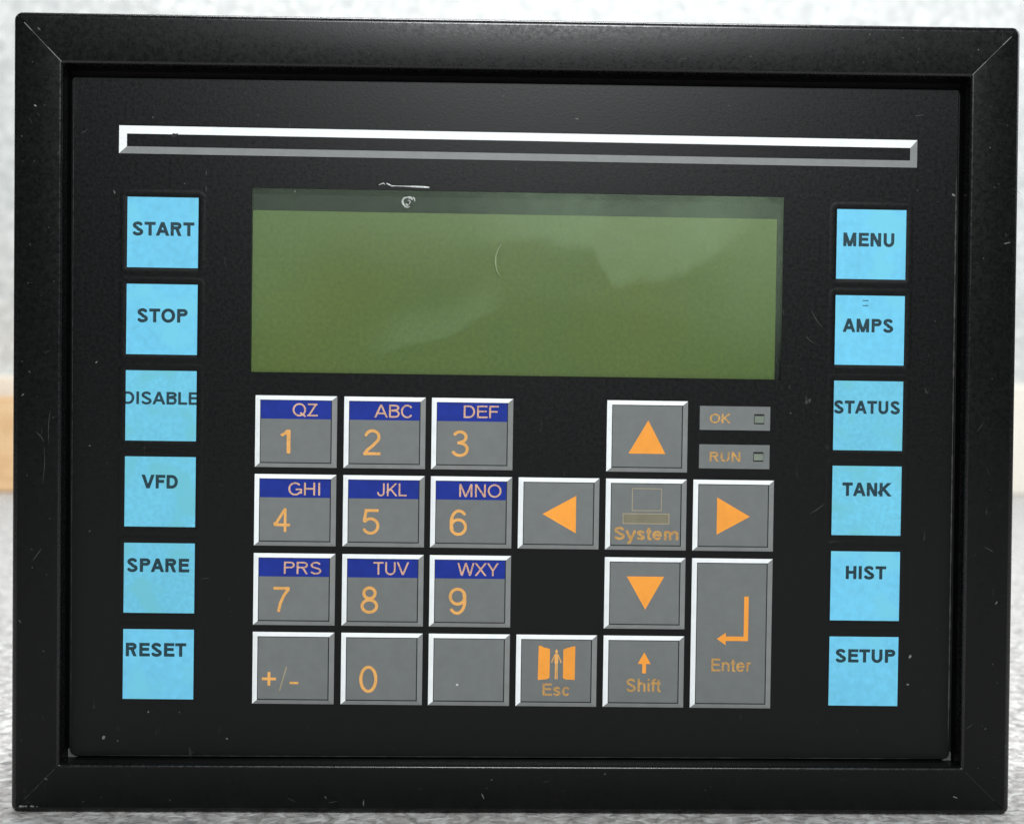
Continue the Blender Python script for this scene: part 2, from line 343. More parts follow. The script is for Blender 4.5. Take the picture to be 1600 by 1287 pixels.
def glyph_mesh(ch, wt, N=34):
    key = (ch, round(wt, 3))
    if key in _cache: return _cache[key]
    t = wt / 2; adv, prims = glyph(ch, t)
    h = 1.0 / N
    xs = np.arange(-0.1, adv + 0.12, h) + h * .37; ys = np.arange(-0.34, 1.12, h) + h * .41
    X, Y = np.meshgrid(xs, ys); F = np.full(X.shape, 9.0)
    for p in prims:
        if p[0] == 'L':
            d = seg_d(X, Y, *p[1:], t, False)
            if ch in CLIPPED: d = np.maximum(d, np.maximum(-Y, Y - 1))
            F = np.minimum(F, d)
        else:
            q = p[1]
            for i in range(len(q) - 1):
                d = seg_d(X, Y, *q[i], *q[i + 1], t, False)
                if ch in CLIPPED: d = np.maximum(d, np.maximum(-Y, Y - 1))
                F = np.minimum(F, d)
            for i in range(1, len(q) - 1):
                F = np.minimum(F, np.hypot(X - q[i][0], Y - q[i][1]) - t)
    verts, faces = [], []
    idx = {}
    def V(x, y):
        k = (round(x, 5), round(y, 5))
        if k not in idx: idx[k] = len(verts); verts.append((x, y))
        return idx[k]
    H, W = F.shape; ins = F < 0
    for j in range(H - 1):
        i = 0
        while i < W - 1:
            c = [ins[j, i], ins[j, i + 1], ins[j + 1, i + 1], ins[j + 1, i]]
            if all(c):
                k = i                              # run of full cells -> one quad
                while k + 1 < W - 1 and ins[j, k + 2] and ins[j + 1, k + 2]: k += 1
                faces.append((V(xs[i], ys[j]), V(xs[k + 1], ys[j]), V(xs[k + 1], ys[j + 1]), V(xs[i], ys[j + 1])))
                i = k + 1; continue
            if any(c):
                P = [(xs[i], ys[j]), (xs[i + 1], ys[j]), (xs[i + 1], ys[j + 1]), (xs[i], ys[j + 1])]
                D = [F[j, i], F[j, i + 1], F[j + 1, i + 1], F[j + 1, i]]
                poly = []
                for a in range(4):
                    b2 = (a + 1) % 4
                    if c[a]: poly.append(V(*P[a]))
                    if c[a] != c[b2]:
                        s = D[a] / (D[a] - D[b2]); poly.append(V(P[a][0] + s * (P[b2][0] - P[a][0]), P[a][1] + s * (P[b2][1] - P[a][1])))
                q = []
                for v in poly:
                    if not q or q[-1] != v: q.append(v)
                if len(q) > 1 and q[0] == q[-1]: q.pop()
                if len(set(q)) >= 3: faces.append(tuple(q))
            i += 1
    _cache[key] = (adv, verts, faces)
    return _cache[key]
def text_geo(s, x0, x1, z0, z1, wt, track=0.0, clip=None):
    """flat lettering whose ink fills x0..x1 and whose capitals fill z0..z1"""
    pen = 0; vs, fs = [], []
    for ch in s:
        adv, gv, gf = glyph_mesh(ch, wt)
        o = len(vs); vs += [(x + pen, y) for x, y in gv]; fs += [tuple(i + o for i in f) for f in gf]
        pen += adv + track
    a = min(v[0] for v in vs); b = max(v[0] for v in vs)
    sx = (x1 - x0) / (b - a); sz = z1 - z0
    out = [(x0 + (x - a) * sx, z0 + y * sz) for x, y in vs]
    if clip: out = [(min(max(x, clip[0]), clip[1]), z) for x, z in out]
    return out, fs
def flat(name, pts, faces, y, mat, parent):
    """a printed sheet in the plane y (mm), pts in mm relative to the parent; faces look to -y"""
    return mesh_obj(name, [(x * MM, y * MM, z * MM) for x, z in pts], [tuple(f) for f in faces], mat, parent)
def poly_flat(name, polys, y, mat, parent):
    v, f = [], []
    for p in polys:
        f.append(tuple(range(len(v), len(v) + len(p)))); v += list(p)
    return flat(name, v, f, y, mat, parent)
def rect(x0, x1, z0, z1): return [(x0, z0), (x1, z0), (x1, z1), (x0, z1)]

# ------------------------------------------------------------------ the setting
def setting():
    bm = bmesh.new()
    bmesh.ops.create_grid(bm, x_segments=1, y_segments=1, size=4)
    me = bpy.data.meshes.new('floor'); bm.to_mesh(me); bm.free(); me.materials.append(MAT['ground'])
    o = bpy.data.objects.new('floor', me); COL.objects.link(o); o.location = (0, -1.5, 0); o['kind'] = 'structure'
    w = box('wall', -4, 4, 1.25, 1.40, 0.0, 2.4, MAT['wall']); w['kind'] = 'structure'
    s = box('baseboard', -4, 4, 1.232, 1.2495, 0.0, 0.141, MAT['cream'], None, 0.004); s['kind'] = 'structure'
setting()
wb = box('wooden_block', -0.92, -0.36, 1.15, 1.215, 0.0005, 0.1145, MAT['wood'], None, 0.003)
wb['label'] = 'pale orange wooden block on the floor against the cream baseboard'
wb['category'] = 'wood block'

# ------------------------------------------------------------------ the operator panel
PANEL = bpy.data.objects.new('operator_panel', None); COL.objects.link(PANEL)
PANEL.location = (0.0094, 0, 0); PANEL.empty_display_size = 0.05
PANEL['label'] = 'black framed operator panel with green display, blue labelled keys and grey number keypad'
PANEL['category'] = 'control panel'
PX = -9.4                                          # panel-local mm: world x = local + 9.4
ZB = Z0 * 1000
TH = 0.00472                                       # the printed overlay sits slightly askew in its frame
def art(o, x=0.0, z=0.0, y=0.0):
    """place a part on the overlay: x, z in mm on the artwork, y in mm (minus = towards the viewer)"""
    wx = x * math.cos(TH) + z * math.sin(TH); wz = -x * math.sin(TH) + z * math.cos(TH)
    o.parent = PANEL; o.location = ((wx + PX) * MM, y * MM, (wz + ZB) * MM); o.rotation_euler = (0, TH, 0)
    return o

OL, OR, OB, OT = -137.79, 156.61, -123.83, 109.28   # outer frame
FD = 6.0
# -- frame rails: one profile swept between mitred corners
prof = []                                           # (inset, depth towards the viewer, corner radius kind)
prof += [(0.0, -9.0), (0.0, 4.3)]
for i in range(1, 8):
    a = i / 8 * PI / 2; prof.append((1.7 - 1.7 * math.cos(a), 4.3 + 1.7 * math.sin(a)))
prof += [(1.7, FD), (7.5, FD + 0.05), (13.4, FD)]
for i in range(1, 7):
    a = i / 6 * PI / 2; prof.append((13.4 + 0.9 * math.sin(a), FD - 0.9 + 0.9 * math.cos(a)))
prof += [(14.55, 2.6), (14.75, -1.2)]
BX, BT, BB, BR = 14.75, 15.3, 14.85, 15.3           # how far each rail reaches inwards
def corner_pts(ins, sx, sz, n=5):
    """half of a rounded corner, from the mitre to the straight; returns list of angles param"""
    return
def rail(side):
    reach = {'left': BX, 'right': BR, 'top': BT, 'bottom': BB}
    nb = {'left': ('bottom', 'top'), 'top': ('left', 'right'), 'right': ('top', 'bottom'), 'bottom': ('right', 'left')}[side]
    rows = []
    def corner(which, ins):
        fx = {'left': OL, 'right': OR}; fz = {'top': OT, 'bottom': OB}
        a, b = (side, which) if side in fx else (which, side)
        ix = ins * reach[a] / 14.75; iz = ins * reach[b] / 14.75
        x = OL + ix if a == 'left' else OR - ix; z = OT - iz if b == 'top' else OB + iz
        return x, z, (1 if a == 'left' else -1), (-1 if b == 'top' else 1)
    for ins, d in prof:
        r = max(2.4 - ins, 0.35); row = []
        for e, which in enumerate(nb):
            x, z, sx, sz = corner(which, ins)       # sx, sz point inwards
            pts = []
            for i in range(6):                      # from mitre (45 deg) to the straight of this rail
                a = math.radians(45 * (1 - i / 5))
                if side in ('left', 'right'):
                    pts.append((x + sx * r * (1 - math.cos(a)), z + sz * r * (1 - math.sin(a))))
                else:
                    pts.append((x + sx * r * (1 - math.sin(a)), z + sz * r * (1 - math.cos(a))))
            if e: pts = pts[::-1]
            row += pts
        # a few stations between, so that the edge can be very slightly uneven
        a, b = row[5], row[6]; mid = []
        for k in range(1, 24):
            s = k / 24; mid.append((a[0] + (b[0] - a[0]) * s, a[1] + (b[1] - a[1]) * s))
        row = row[:6] + mid + row[6:]
        rows.append([(px, -d, pz) for px, pz in row])
    n = len(rows[0]); vs = [((x + PX) * MM, y * MM, (z + ZB) * MM) for r_ in rows for x, y, z in r_]
    fs = [(i * n + j, i * n + j + 1, (i + 1) * n + j + 1, (i + 1) * n + j) for i in range(len(rows) - 1) for j in range(n - 1)]
    last = (len(rows) - 1) * n
    fs += [(last + j, last + j + 1, j + 1, j) for j in range(n - 1)]            # back of the rail
    fs += [tuple(i * n for i in range(len(rows))), tuple(i * n + n - 1 for i in reversed(range(len(rows))))]
    # the mitre cut: pull the two ends back by a hair so that the joint is a real gap
    fm = []
    for i in range(len(rows) - 1):
        fm += [1 if (3 <= i <= 8 or 11 <= i <= 17) else 0] * (n - 1)
    fm += [0] * (len(fs) - len(fm))
    o = mesh_obj('frame_rail', vs, fs, None, PANEL, mats=[MAT['frame'], MAT['frame_edge']], fmats=fm, smooth=True); fix_normals(o)
    me = o.data
    gap = 0.00007
    for idx in range(len(rows)):
        for j, which in ((0, nb[0]), (n - 1, nb[1])):
            v = me.vertices[idx * n + j]
            if side in ('left', 'right'): v.co.z += gap * (1 if which == 'bottom' else -1)
            else: v.co.x += gap * (1 if which == 'left' else -1)
    me.set_sharp_from_angle(angle=math.radians(35))
    return o
labels = {'left': 'black rail down the left side', 'right': 'black rail down the right side', 'top': 'black rail along the top with a bright front edge', 'bottom': 'black rail along the bottom with a bright inner lip'}
for s_ in ('left', 'top', 'right', 'bottom'):
    o = rail(s_); o['label'] = labels[s_]

# -- mitre joints: the bare edge shows as a thin line
def joint(x0, z0, x1, z1, w, mat):
    dx, dz = x1 - x0, z1 - z0; L = math.hypot(dx, dz); nx, nz = -dz / L * w / 2, dx / L * w / 2
    f = FD + 0.03; v = []
    for yy in (-f, -f + 1.0):
        v += [(x0 + nx, yy, z0 + nz), (x1 + nx, yy, z1 + nz), (x1 - nx, yy, z1 - nz), (x0 - nx, yy, z0 - nz)]
    o = mesh_obj('mitre_joint', [((x + PX) * MM, y * MM, (z + ZB) * MM) for x, y, z in v],
                 [(0, 1, 2, 3), (4, 5, 6, 7), (0, 1, 5, 4), (1, 2, 6, 5), (2, 3, 7, 6), (3, 0, 4, 7)], mat, PANEL)
    return fix_normals(o)
joint(OL + 3.2, OT - 3.3, OL + 14.0, OT - 14.5, 0.26, MAT['mitre'])
joint(OR - 3.0, OT - 3.0, OR - 14.4, OT - 14.4, 0.22, MAT['mitre'])
joint(OL + 4.0, OB + 4.0, OL + 13.0, OB + 13.1, 0.14, MAT['mitre_dark'])
joint(OR - 4.5, OB + 4.4, OR - 13.5, OB + 13.1, 0.10, MAT['mitre_dark'])

# -- housing behind and the bed of the recess
hs = box('housing', (OL + 13 + PX) * MM, (OR - 13 + PX) * MM, 3.2 * MM, 62 * MM, (OB + 0.2 + ZB) * MM, (OT - 12 + ZB) * MM, MAT['housing'], PANEL, 0.002)
for k in range(7):                                   # cooling slots on the housing's top
    sl = box('cooling_slot', (-90 + 30 * k) * MM, (-68 + 30 * k) * MM, 20 * MM, 23 * MM, (OT - 12 + ZB - 0.5) * MM, (OT - 12 + ZB + 0.06) * MM, MAT['recess'], hs)

PL, PR, PB, PT = -122.58, 140.55, -108.85, 92.03    # the overlay plate, its corners
WL, WR, WB, WT = -69.88, 88.11, 5.24, 59.76          # window opening on the artwork
def ov(x, z):                                        # artwork -> frame mm
    return (x * math.cos(TH) + z * math.sin(TH), -x * math.sin(TH) + z * math.cos(TH))
def overlay():
    c = 1.2
    outer = []
    for (x, z, sx, sz) in ((PL, PB, 1, 1), (PR, PB, -1, 1), (PR, PT, -1, -1), (PL, PT, 1, -1)):
        rr = 1.6 if sz > 0 else 0.5
        arcp = [(x + sx * rr * (1 - math.cos(a)), z + sz * rr * (1 - math.sin(a))) for a in [PI / 2 * i / 4 for i in range(5)]]
        if (sx > 0) != (sz > 0): arcp = arcp          # order fixed below
        outer.append(arcp)
    pts = []
    for k, a in enumerate(outer):
        # walk counter-clockwise as seen from the front
        pts += a if k in (0, 2) else a[::-1]
    inner = [ov(WL, WB), ov(WR, WB), ov(WR, WT), ov(WL, WT)]
    bm = bmesh.new()
    def loop(P, y): return [bm.verts.new(((x + PX) * MM, y * MM, (z + ZB) * MM)) for x, z in P]
    def shr(P, d):
        cx = sum(p[0] for p in P) / len(P); cz = sum(p[1] for p in P) / len(P)
        return [(x + (d if x < cx else -d), z + (d if z < cz else -d)) for x, z in P]
    of, ob, ie, ib = loop(shr(pts, 0.22), 0), loop(pts, 0.22), loop(inner, 0.0), loop(inner, 0.5)
    ob2 = loop(pts, 1.15)
    for A, B in ((of, ob), (ob, ob2), (ie, ib)):
        for i in range(len(A)):
            j = (i + 1) % len(A); bm.faces.new((A[i], A[j], B[j], B[i]))
    n = len(of); q = n // 4
    cn = [of[q * k + q // 2] for k in range(4)]
    # front face as four pieces round the window
    for k in range(4):
        k2 = (k + 1) % 4; a0 = q * k + q // 2; a1 = q * k2 + q // 2
        run = []
        i = a0
        while True:
            run.append(of[i % n])
            if i % n == a1 % n: break
            i += 1
        bm.faces.new(run + [ie[k2], ie[k]])
    bmesh.ops.recalc_face_normals(bm, faces=bm.faces)
    me = bpy.data.meshes.new('overlay_plate'); bm.to_mesh(me); bm.free(); me.materials.append(MAT['overlay'])
    o = bpy.data.objects.new('overlay_plate', me); COL.objects.link(o); o.parent = PANEL
    me.set_sharp_from_angle(angle=math.radians(30))
    # recess bed (dark) with a hole for the display
    bm = bmesh.new()
    bo = [(OL + 13.9, OB + 13.9), (OR - 13.9, OB + 13.9), (OR - 13.9, OT - 13.9), (OL + 13.9, OT - 13.9)]
    A = loop2(bm, bo, 1.2); B = loop2(bm, inner, 1.2)
    for i in range(4):
        j = (i + 1) % 4; bm.faces.new((A[i], A[j], B[j], B[i]))
    bmesh.ops.recalc_face_normals(bm, faces=bm.faces)
    me = bpy.data.meshes.new('recess_bed'); bm.to_mesh(me); bm.free(); me.materials.append(MAT['recess'])
    o = bpy.data.objects.new('recess_bed', me); COL.objects.link(o); o.parent = PANEL
def loop2(bm, P, y): return [bm.verts.new(((x + PX) * MM, y * MM, (z + ZB) * MM)) for x, z in P]
overlay()

# -- display: film flush with the overlay, dark bezel, green glass lower down
DISP = 2.2
def display():
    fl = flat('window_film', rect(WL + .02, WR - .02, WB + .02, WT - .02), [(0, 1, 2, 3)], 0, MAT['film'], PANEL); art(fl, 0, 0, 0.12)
    # bezel tray behind
    t = 2.9
    v = []; f = []
    for (y, P) in ((0.5, rect(WL, WR, WB, WT)), (t, rect(WL, WR, WB, WT))):
        v += [(x * MM, y * MM, z * MM) for x, z in P]
    f = [(i, (i + 1) % 4, 4 + (i + 1) % 4, 4 + i) for i in range(4)] + [(4, 5, 6, 7)]
    tr = mesh_obj('display_tray', v, f, MAT['bezel']); fix_normals(tr)
    for p in tr.data.polygons: p.flip()
    art(tr)
    g = box('lcd_glass', (WL + .05) * MM, (WR - 1.65) * MM, 1.1 * MM, 2.6 * MM, (WB + .05) * MM, (WT - 6.45) * MM, MAT['lcd'], PANEL, 0.0001, 1); art(g)
    g['label'] = 'blank green display glass'
display()

# -- title strip: an outlined bar printed in white and grey
def strip(name, x0, x1, z0, z1, bw, y, light, dark, parent):
    i0, i1, j0, j1 = x0 + bw[0], x1 - bw[2], z0 + bw[3], z1 - bw[1]
    a = poly_flat('light_edge', [[(x0, z0), (i0, j0), (i0, j1), (x0, z1)], [(x0, z1), (i0, j1), (i1, j1), (x1, z1)]], y, light, parent)
    b = poly_flat('shaded_edge', [[(x0, z0), (x1, z0), (i1, j0), (i0, j0)], [(x1, z0), (x1, z1), (i1, j1), (i1, j0)]], y, dark, parent)
    return i0, i1, j0, j1
tb = flat('title_strip', rect(-109.3, 128.1, 69.0, 77.5), [(0, 1, 2, 3)], 0, MAT['overlay'], None); art(tb, 0, 0, -0.03)
strip('title', -109.16, 127.83, 69.17, 77.36, (2.3, 2.35, 2.1, 2.1), -0.05, MAT['white'], MAT['shade'], tb)
tb['label'] = 'empty black title strip outlined in white and grey'
ch_ = poly_flat('chip', [[(-93.9, 74.2), (-92.6, 74.3), (-91.7, 75.35), (-92.7, 75.2), (-93.4, 75.35)]], -0.08, MAT['line'], tb)

# -- keys
KH = 0.45
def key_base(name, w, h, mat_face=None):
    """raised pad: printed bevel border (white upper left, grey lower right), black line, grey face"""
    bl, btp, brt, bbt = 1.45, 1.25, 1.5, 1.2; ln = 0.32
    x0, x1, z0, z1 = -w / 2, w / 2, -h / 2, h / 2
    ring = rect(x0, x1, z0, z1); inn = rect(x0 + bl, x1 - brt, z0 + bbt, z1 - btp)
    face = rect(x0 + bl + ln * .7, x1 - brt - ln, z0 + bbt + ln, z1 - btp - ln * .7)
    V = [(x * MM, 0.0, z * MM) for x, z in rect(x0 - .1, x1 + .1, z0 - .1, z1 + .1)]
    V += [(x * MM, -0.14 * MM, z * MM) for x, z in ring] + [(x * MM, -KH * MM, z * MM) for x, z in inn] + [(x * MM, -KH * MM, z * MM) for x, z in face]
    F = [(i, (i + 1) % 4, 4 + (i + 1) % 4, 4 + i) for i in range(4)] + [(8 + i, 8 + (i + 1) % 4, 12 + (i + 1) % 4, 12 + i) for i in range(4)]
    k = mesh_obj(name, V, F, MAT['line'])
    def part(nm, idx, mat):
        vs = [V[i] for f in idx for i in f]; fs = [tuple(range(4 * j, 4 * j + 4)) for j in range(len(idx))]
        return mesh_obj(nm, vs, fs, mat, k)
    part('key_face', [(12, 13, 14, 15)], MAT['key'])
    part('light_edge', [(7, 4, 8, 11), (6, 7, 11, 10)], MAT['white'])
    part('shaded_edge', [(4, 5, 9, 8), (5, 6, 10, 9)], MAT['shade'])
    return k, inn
CX_ = [(-68.18, -44.01), (-41.94, -17.77), (-15.95, 8.23), (10.16, 34.28), (36.24, 60.39), (62.38, 86.55)]
RZ_ = [(-22.77, -1.54), (-46.07, -24.85), (-69.66, -48.32), (-93.13, -71.75)]
LET = {'1': 'QZ', '2': 'ABC', '3': 'DEF', '4': 'GHI', '5': 'JKL', '6': 'MNO', '7': 'PRS', '8': 'TUV', '9': 'WXY'}
POS = {"QZ": [-57.12, -49.71, -7.55, -3.8], "ABC": [-32.93, -21.8, -7.62, -3.79], "DEF": [-6.48, 3.94, -7.38, -3.69], "GHI": [-58.12, -48.74, -30.99, -27.23], "JKL": [-31.83, -23.05, -30.91, -27.13], "MNO": [-7.47, 5.07, -30.9, -27.06], "PRS": [-59.17, -48.1, -54.37, -50.75], "TUV": [-32.69, -22.13, -54.31, -50.53], "WXY": [-7.66, 4.61, -54.32, -50.52],
"1": [-60.69, -57.67, -18.67, -11.56], "2": [-36.15, -30.99, -18.83, -11.21], "3": [-9.91, -4.82, -18.86, -11.26], "4": [-62.5, -57.5, -41.96, -34.88], "5": [-36.0, -31.06, -42.27, -34.82], "6": [-10.21, -5.03, -42.32, -34.74], "7": [-62.23, -57.37, -65.69, -58.25], "8": [-36.33, -31.11, -65.79, -57.96], "9": [-10.16, -4.91, -65.81, -58.04], "0": [-36.45, -31.05, -89.38, -81.59]}
FY = -KH - 0.012                                     # first print layer on a key
def put_text(name, s, box4, kc, wt, mat, key, y=None, clip=None, track=0.0):
    x0, x1, z0, z1 = box4
    v, f = text_geo(s, x0 - kc[0], x1 - kc[0], z0 - kc[1], z1 - kc[1], wt, track, clip)
    return flat(name, v, f, FY - 0.024 if y is None else y, mat, key)
def make_key(name, c, r0, r1, label):
    x0, x1 = CX_[c]; z0 = RZ_[r1][0]; z1 = RZ_[r0][1]
    k, inn = key_base(name, x1 - x0, z1 - z0)
    kc = ((x0 + x1) / 2, (z0 + z1) / 2); art(k, kc[0], kc[1], -0.02); k['label'] = label
    return k, kc, inn
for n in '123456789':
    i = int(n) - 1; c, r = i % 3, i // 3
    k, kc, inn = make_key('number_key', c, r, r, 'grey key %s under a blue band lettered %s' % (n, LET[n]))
    xa, xb, zt = inn[0][0] + 0.17, inn[1][0] - 0.24, inn[2][1] - 0.17
    flat('letter_band', rect(xa, xb, zt - 5.45, zt), [(0, 1, 2, 3)], FY, MAT['blue'], k)
    put_text('lettering', LET[n], POS[LET[n]], kc, 0.125, MAT['letters'], k)
    put_text('numeral', n, POS[n], kc, 0.115 if n != '1' else 0.105, MAT['numeral'], k)
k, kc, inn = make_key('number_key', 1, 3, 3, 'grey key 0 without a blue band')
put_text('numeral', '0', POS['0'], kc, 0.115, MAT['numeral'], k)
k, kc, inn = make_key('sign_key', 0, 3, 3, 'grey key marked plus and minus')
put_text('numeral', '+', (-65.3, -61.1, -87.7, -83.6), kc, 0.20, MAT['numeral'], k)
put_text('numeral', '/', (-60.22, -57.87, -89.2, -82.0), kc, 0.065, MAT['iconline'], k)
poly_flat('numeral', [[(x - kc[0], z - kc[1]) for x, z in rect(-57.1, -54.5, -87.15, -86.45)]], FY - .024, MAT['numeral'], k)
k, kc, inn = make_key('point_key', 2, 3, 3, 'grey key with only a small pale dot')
poly_flat('decimal_point', [[(-7.3 - kc[0] + .36 * math.cos(a), -86.87 - kc[1] + .36 * math.sin(a)) for a in [PI * 2 * i / 14 for i in range(14)]]], FY - .024, MAT['spot_glint'], k)

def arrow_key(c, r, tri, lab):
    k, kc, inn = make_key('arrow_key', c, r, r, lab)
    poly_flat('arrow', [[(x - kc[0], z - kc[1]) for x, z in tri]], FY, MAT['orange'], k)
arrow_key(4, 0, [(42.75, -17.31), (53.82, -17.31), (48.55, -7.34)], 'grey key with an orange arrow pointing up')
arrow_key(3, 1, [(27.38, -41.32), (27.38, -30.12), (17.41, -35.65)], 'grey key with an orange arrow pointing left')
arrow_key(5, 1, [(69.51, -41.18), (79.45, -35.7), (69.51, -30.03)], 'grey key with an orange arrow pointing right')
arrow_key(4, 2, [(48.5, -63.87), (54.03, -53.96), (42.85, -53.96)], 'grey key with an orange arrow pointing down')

def outline(x0, x1, z0, z1, w, kc):
    P = lambda a, b, c, d: [(x - kc[0], z - kc[1]) for x, z in rect(a, b, c, d)]
    return [P(x0, x1, z1 - w, z1), P(x0, x1, z0, z0 + w), P(x0, x0 + w, z0 + w, z1 - w), P(x1 - w, x1, z0 + w, z1 - w)]
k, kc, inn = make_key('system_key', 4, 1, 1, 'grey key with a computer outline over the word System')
poly_flat('computer_icon', outline(44.0, 52.97, -34.4, -27.58, .28, kc) + outline(41.3, 55.32, -38.3, -35.1, .28, kc), FY - .024, MAT['iconline'], k)
poly_flat('icon_fill', [[(x - kc[0], z - kc[1]) for x, z in rect(41.6, 55.0, -38.0, -35.4)]], FY - .008, MAT['iconfill'], k)
put_text('lettering', 'System', (38.95, 58.1, -43.0, -39.2), kc, 0.19, MAT['faded'], k)

k, kc, inn = make_key('shift_key', 4, 3, 3, 'grey key with a small up arrow over the word Shift')
poly_flat('arrow', [[(x - kc[0], z - kc[1]) for x, z in [(46.5, -80.1), (50.42, -80.1), (48.46, -76.6)]], [(x - kc[0], z - kc[1]) for x, z in rect(47.9, 49.05, -82.9, -80.1)]], FY - .01, MAT['orange'], k)
put_text('lettering', 'Shift', (43.29, 53.58, -88.43, -84.55), kc, 0.17, MAT['faded'], k)

k, kc, inn = make_key('escape_key', 3, 3, 3, 'grey key with an open double door picture over the word Esc')
sh = lambda P: [(x - kc[0], z - kc[1]) for x, z in P]
poly_flat('door_leaf', [sh([(16.7, -85.2), (19.4, -84.95), (19.4, -75.6), (18.5, -75.5), (17.6, -74.95), (16.85, -75.0)]), sh([(19.4, -84.95), (20.2, -84.5), (20.25, -76.0), (19.4, -75.6)])], FY - .01, MAT['orange'], k)
poly_flat('door_leaf', [sh([(24.2, -84.5), (24.9, -84.95), (24.9, -75.7), (24.2, -76.1)]), sh([(24.9, -84.95), (27.75, -85.1), (27.8, -75.0), (26.9, -75.1), (24.9, -75.7)])], FY - .01, MAT['orange'], k)
poly_flat('figure_icon', [sh([(21.75, -84.9), (22.1, -84.9), (22.15, -80.2), (21.8, -80.2)]), sh([(22.3, -84.9), (22.65, -84.9), (22.55, -80.2), (22.2, -80.2)]),
    sh([(21.65, -80.2), (22.7, -80.2), (22.75, -77.4), (21.65, -77.4)]), sh([(21.9, -77.2), (22.5, -77.2), (22.6, -76.4), (22.2, -75.9), (21.8, -76.4)]),
    sh([(20.6, -79.9), (20.9, -80.0), (21.7, -77.9), (21.6, -77.5)]), sh([(23.8, -79.9), (23.5, -80.1), (22.7, -77.9), (22.8, -77.5)])], FY - .012, MAT['numeral'], k)
put_text('lettering', 'Esc', (18.18, 26.18, -89.84, -86.2), kc, 0.17, MAT['faded'], k)

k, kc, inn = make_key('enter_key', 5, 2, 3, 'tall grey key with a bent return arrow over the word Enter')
poly_flat('arrow', [sh(rect(78.15, 79.5, -72.95, -59.6)), sh(rect(72.8, 78.15, -72.95, -71.6)), sh([(70.1, -72.35), (72.8, -74.25), (72.8, -70.5)])], FY - .01, MAT['orange'], k)
put_text('lettering', 'Enter', (68.6, 80.5, -82.1, -78.25), kc, 0.16, MAT['faded'], k)

# -- indicator labels
def indicator(r4, txt, t4, l4, lab):
    x0, x1, z0, z1 = r4; cx, cz = (x0 + x1) / 2, (z0 + z1) / 2
    v = [(x * MM, y * MM, z * MM) for y, P in ((0, rect(x0 - cx, x1 - cx, z0 - cz, z1 - cz)), (-.16, rect(x0 - cx + .06, x1 - cx - .06, z0 - cz + .06, z1 - cz - .06))) for x, z in P]
    o = mesh_obj('indicator_label', v, [(i, (i + 1) % 4, 4 + (i + 1) % 4, 4 + i) for i in range(4)] + [(4, 5, 6, 7)], MAT['key'])
    art(o, cx, cz, -0.02); o['label'] = lab
    put_text('lettering', txt, t4, (cx, cz), 0.17, MAT['faded'], o, -0.19)
    a, b, c, d = l4[0] - cx, l4[1] - cx, l4[2] - cz, l4[3] - cz
    flat('indicator_surround', rect(a, b, c, d), [(0, 1, 2, 3)], -0.175, MAT['line'], o)
    lens = box('indicator_light', (a + .12) * MM, (b - .12) * MM, -.42 * MM, -.17 * MM, (c + .35) * MM, (d - .55) * MM, MAT['lens'], o, 0.00008, 1)
indicator([63.95, 85.13, -10.0, -2.80], 'OK', [66.97, 73.25, -7.91, -5.08], [80.28, 83.28, -8.07, -5.05], 'grey strip marked OK with an unlit indicator')
indicator([63.92, 85.12, -21.5, -14.25], 'RUN', [67.11, 76.34, -19.37, -16.48], [80.2, 83.22, -19.24, -16.35], 'grey strip marked RUN with an unlit indicator')

# -- function keys: coloured cards behind embossed rims
FT = [56.45, 30.82, 5.3, -20.15, -45.75, -71.35]
LX, RX = (-106.5, -85.65), (104.14, 124.95)
FK = [('START', LX, 0, (-104.89, -86.79, 45.1, 49.15), 0), ('STOP', LX, 1, (-103.24, -88.49, 19.55, 23.6), 0), ('DISABLE', LX, 2, (-107.2, -84.9, -4.69, -0.95), 1),
      ('VFD', LX, 3, (-101.57, -90.85, -29.55, -25.5), 1), ('SPARE', LX, 4, (-105.5, -87.2, -54.35, -50.3), 1), ('RESET', LX, 5, (-105.7, -87.86, -79.43, -75.4), 0),
      ('MENU', RX, 0, (106.12, 121.45, 45.44, 49.5), 0), ('AMPS', RX, 1, (106.41, 121.62, 19.86, 23.9), 0), ('STATUS', RX, 2, (104.3, 124.1, -4.48, -0.6), 1),
      ('TANK', RX, 3, (107.17, 122.02, -29.15, -25.1), 1), ('HIST', RX, 4, (108.66, 120.85, -54.06, -50.1), 0), ('SETUP', RX, 5, (106.11, 124.09, -79.09, -75.1), 0)]
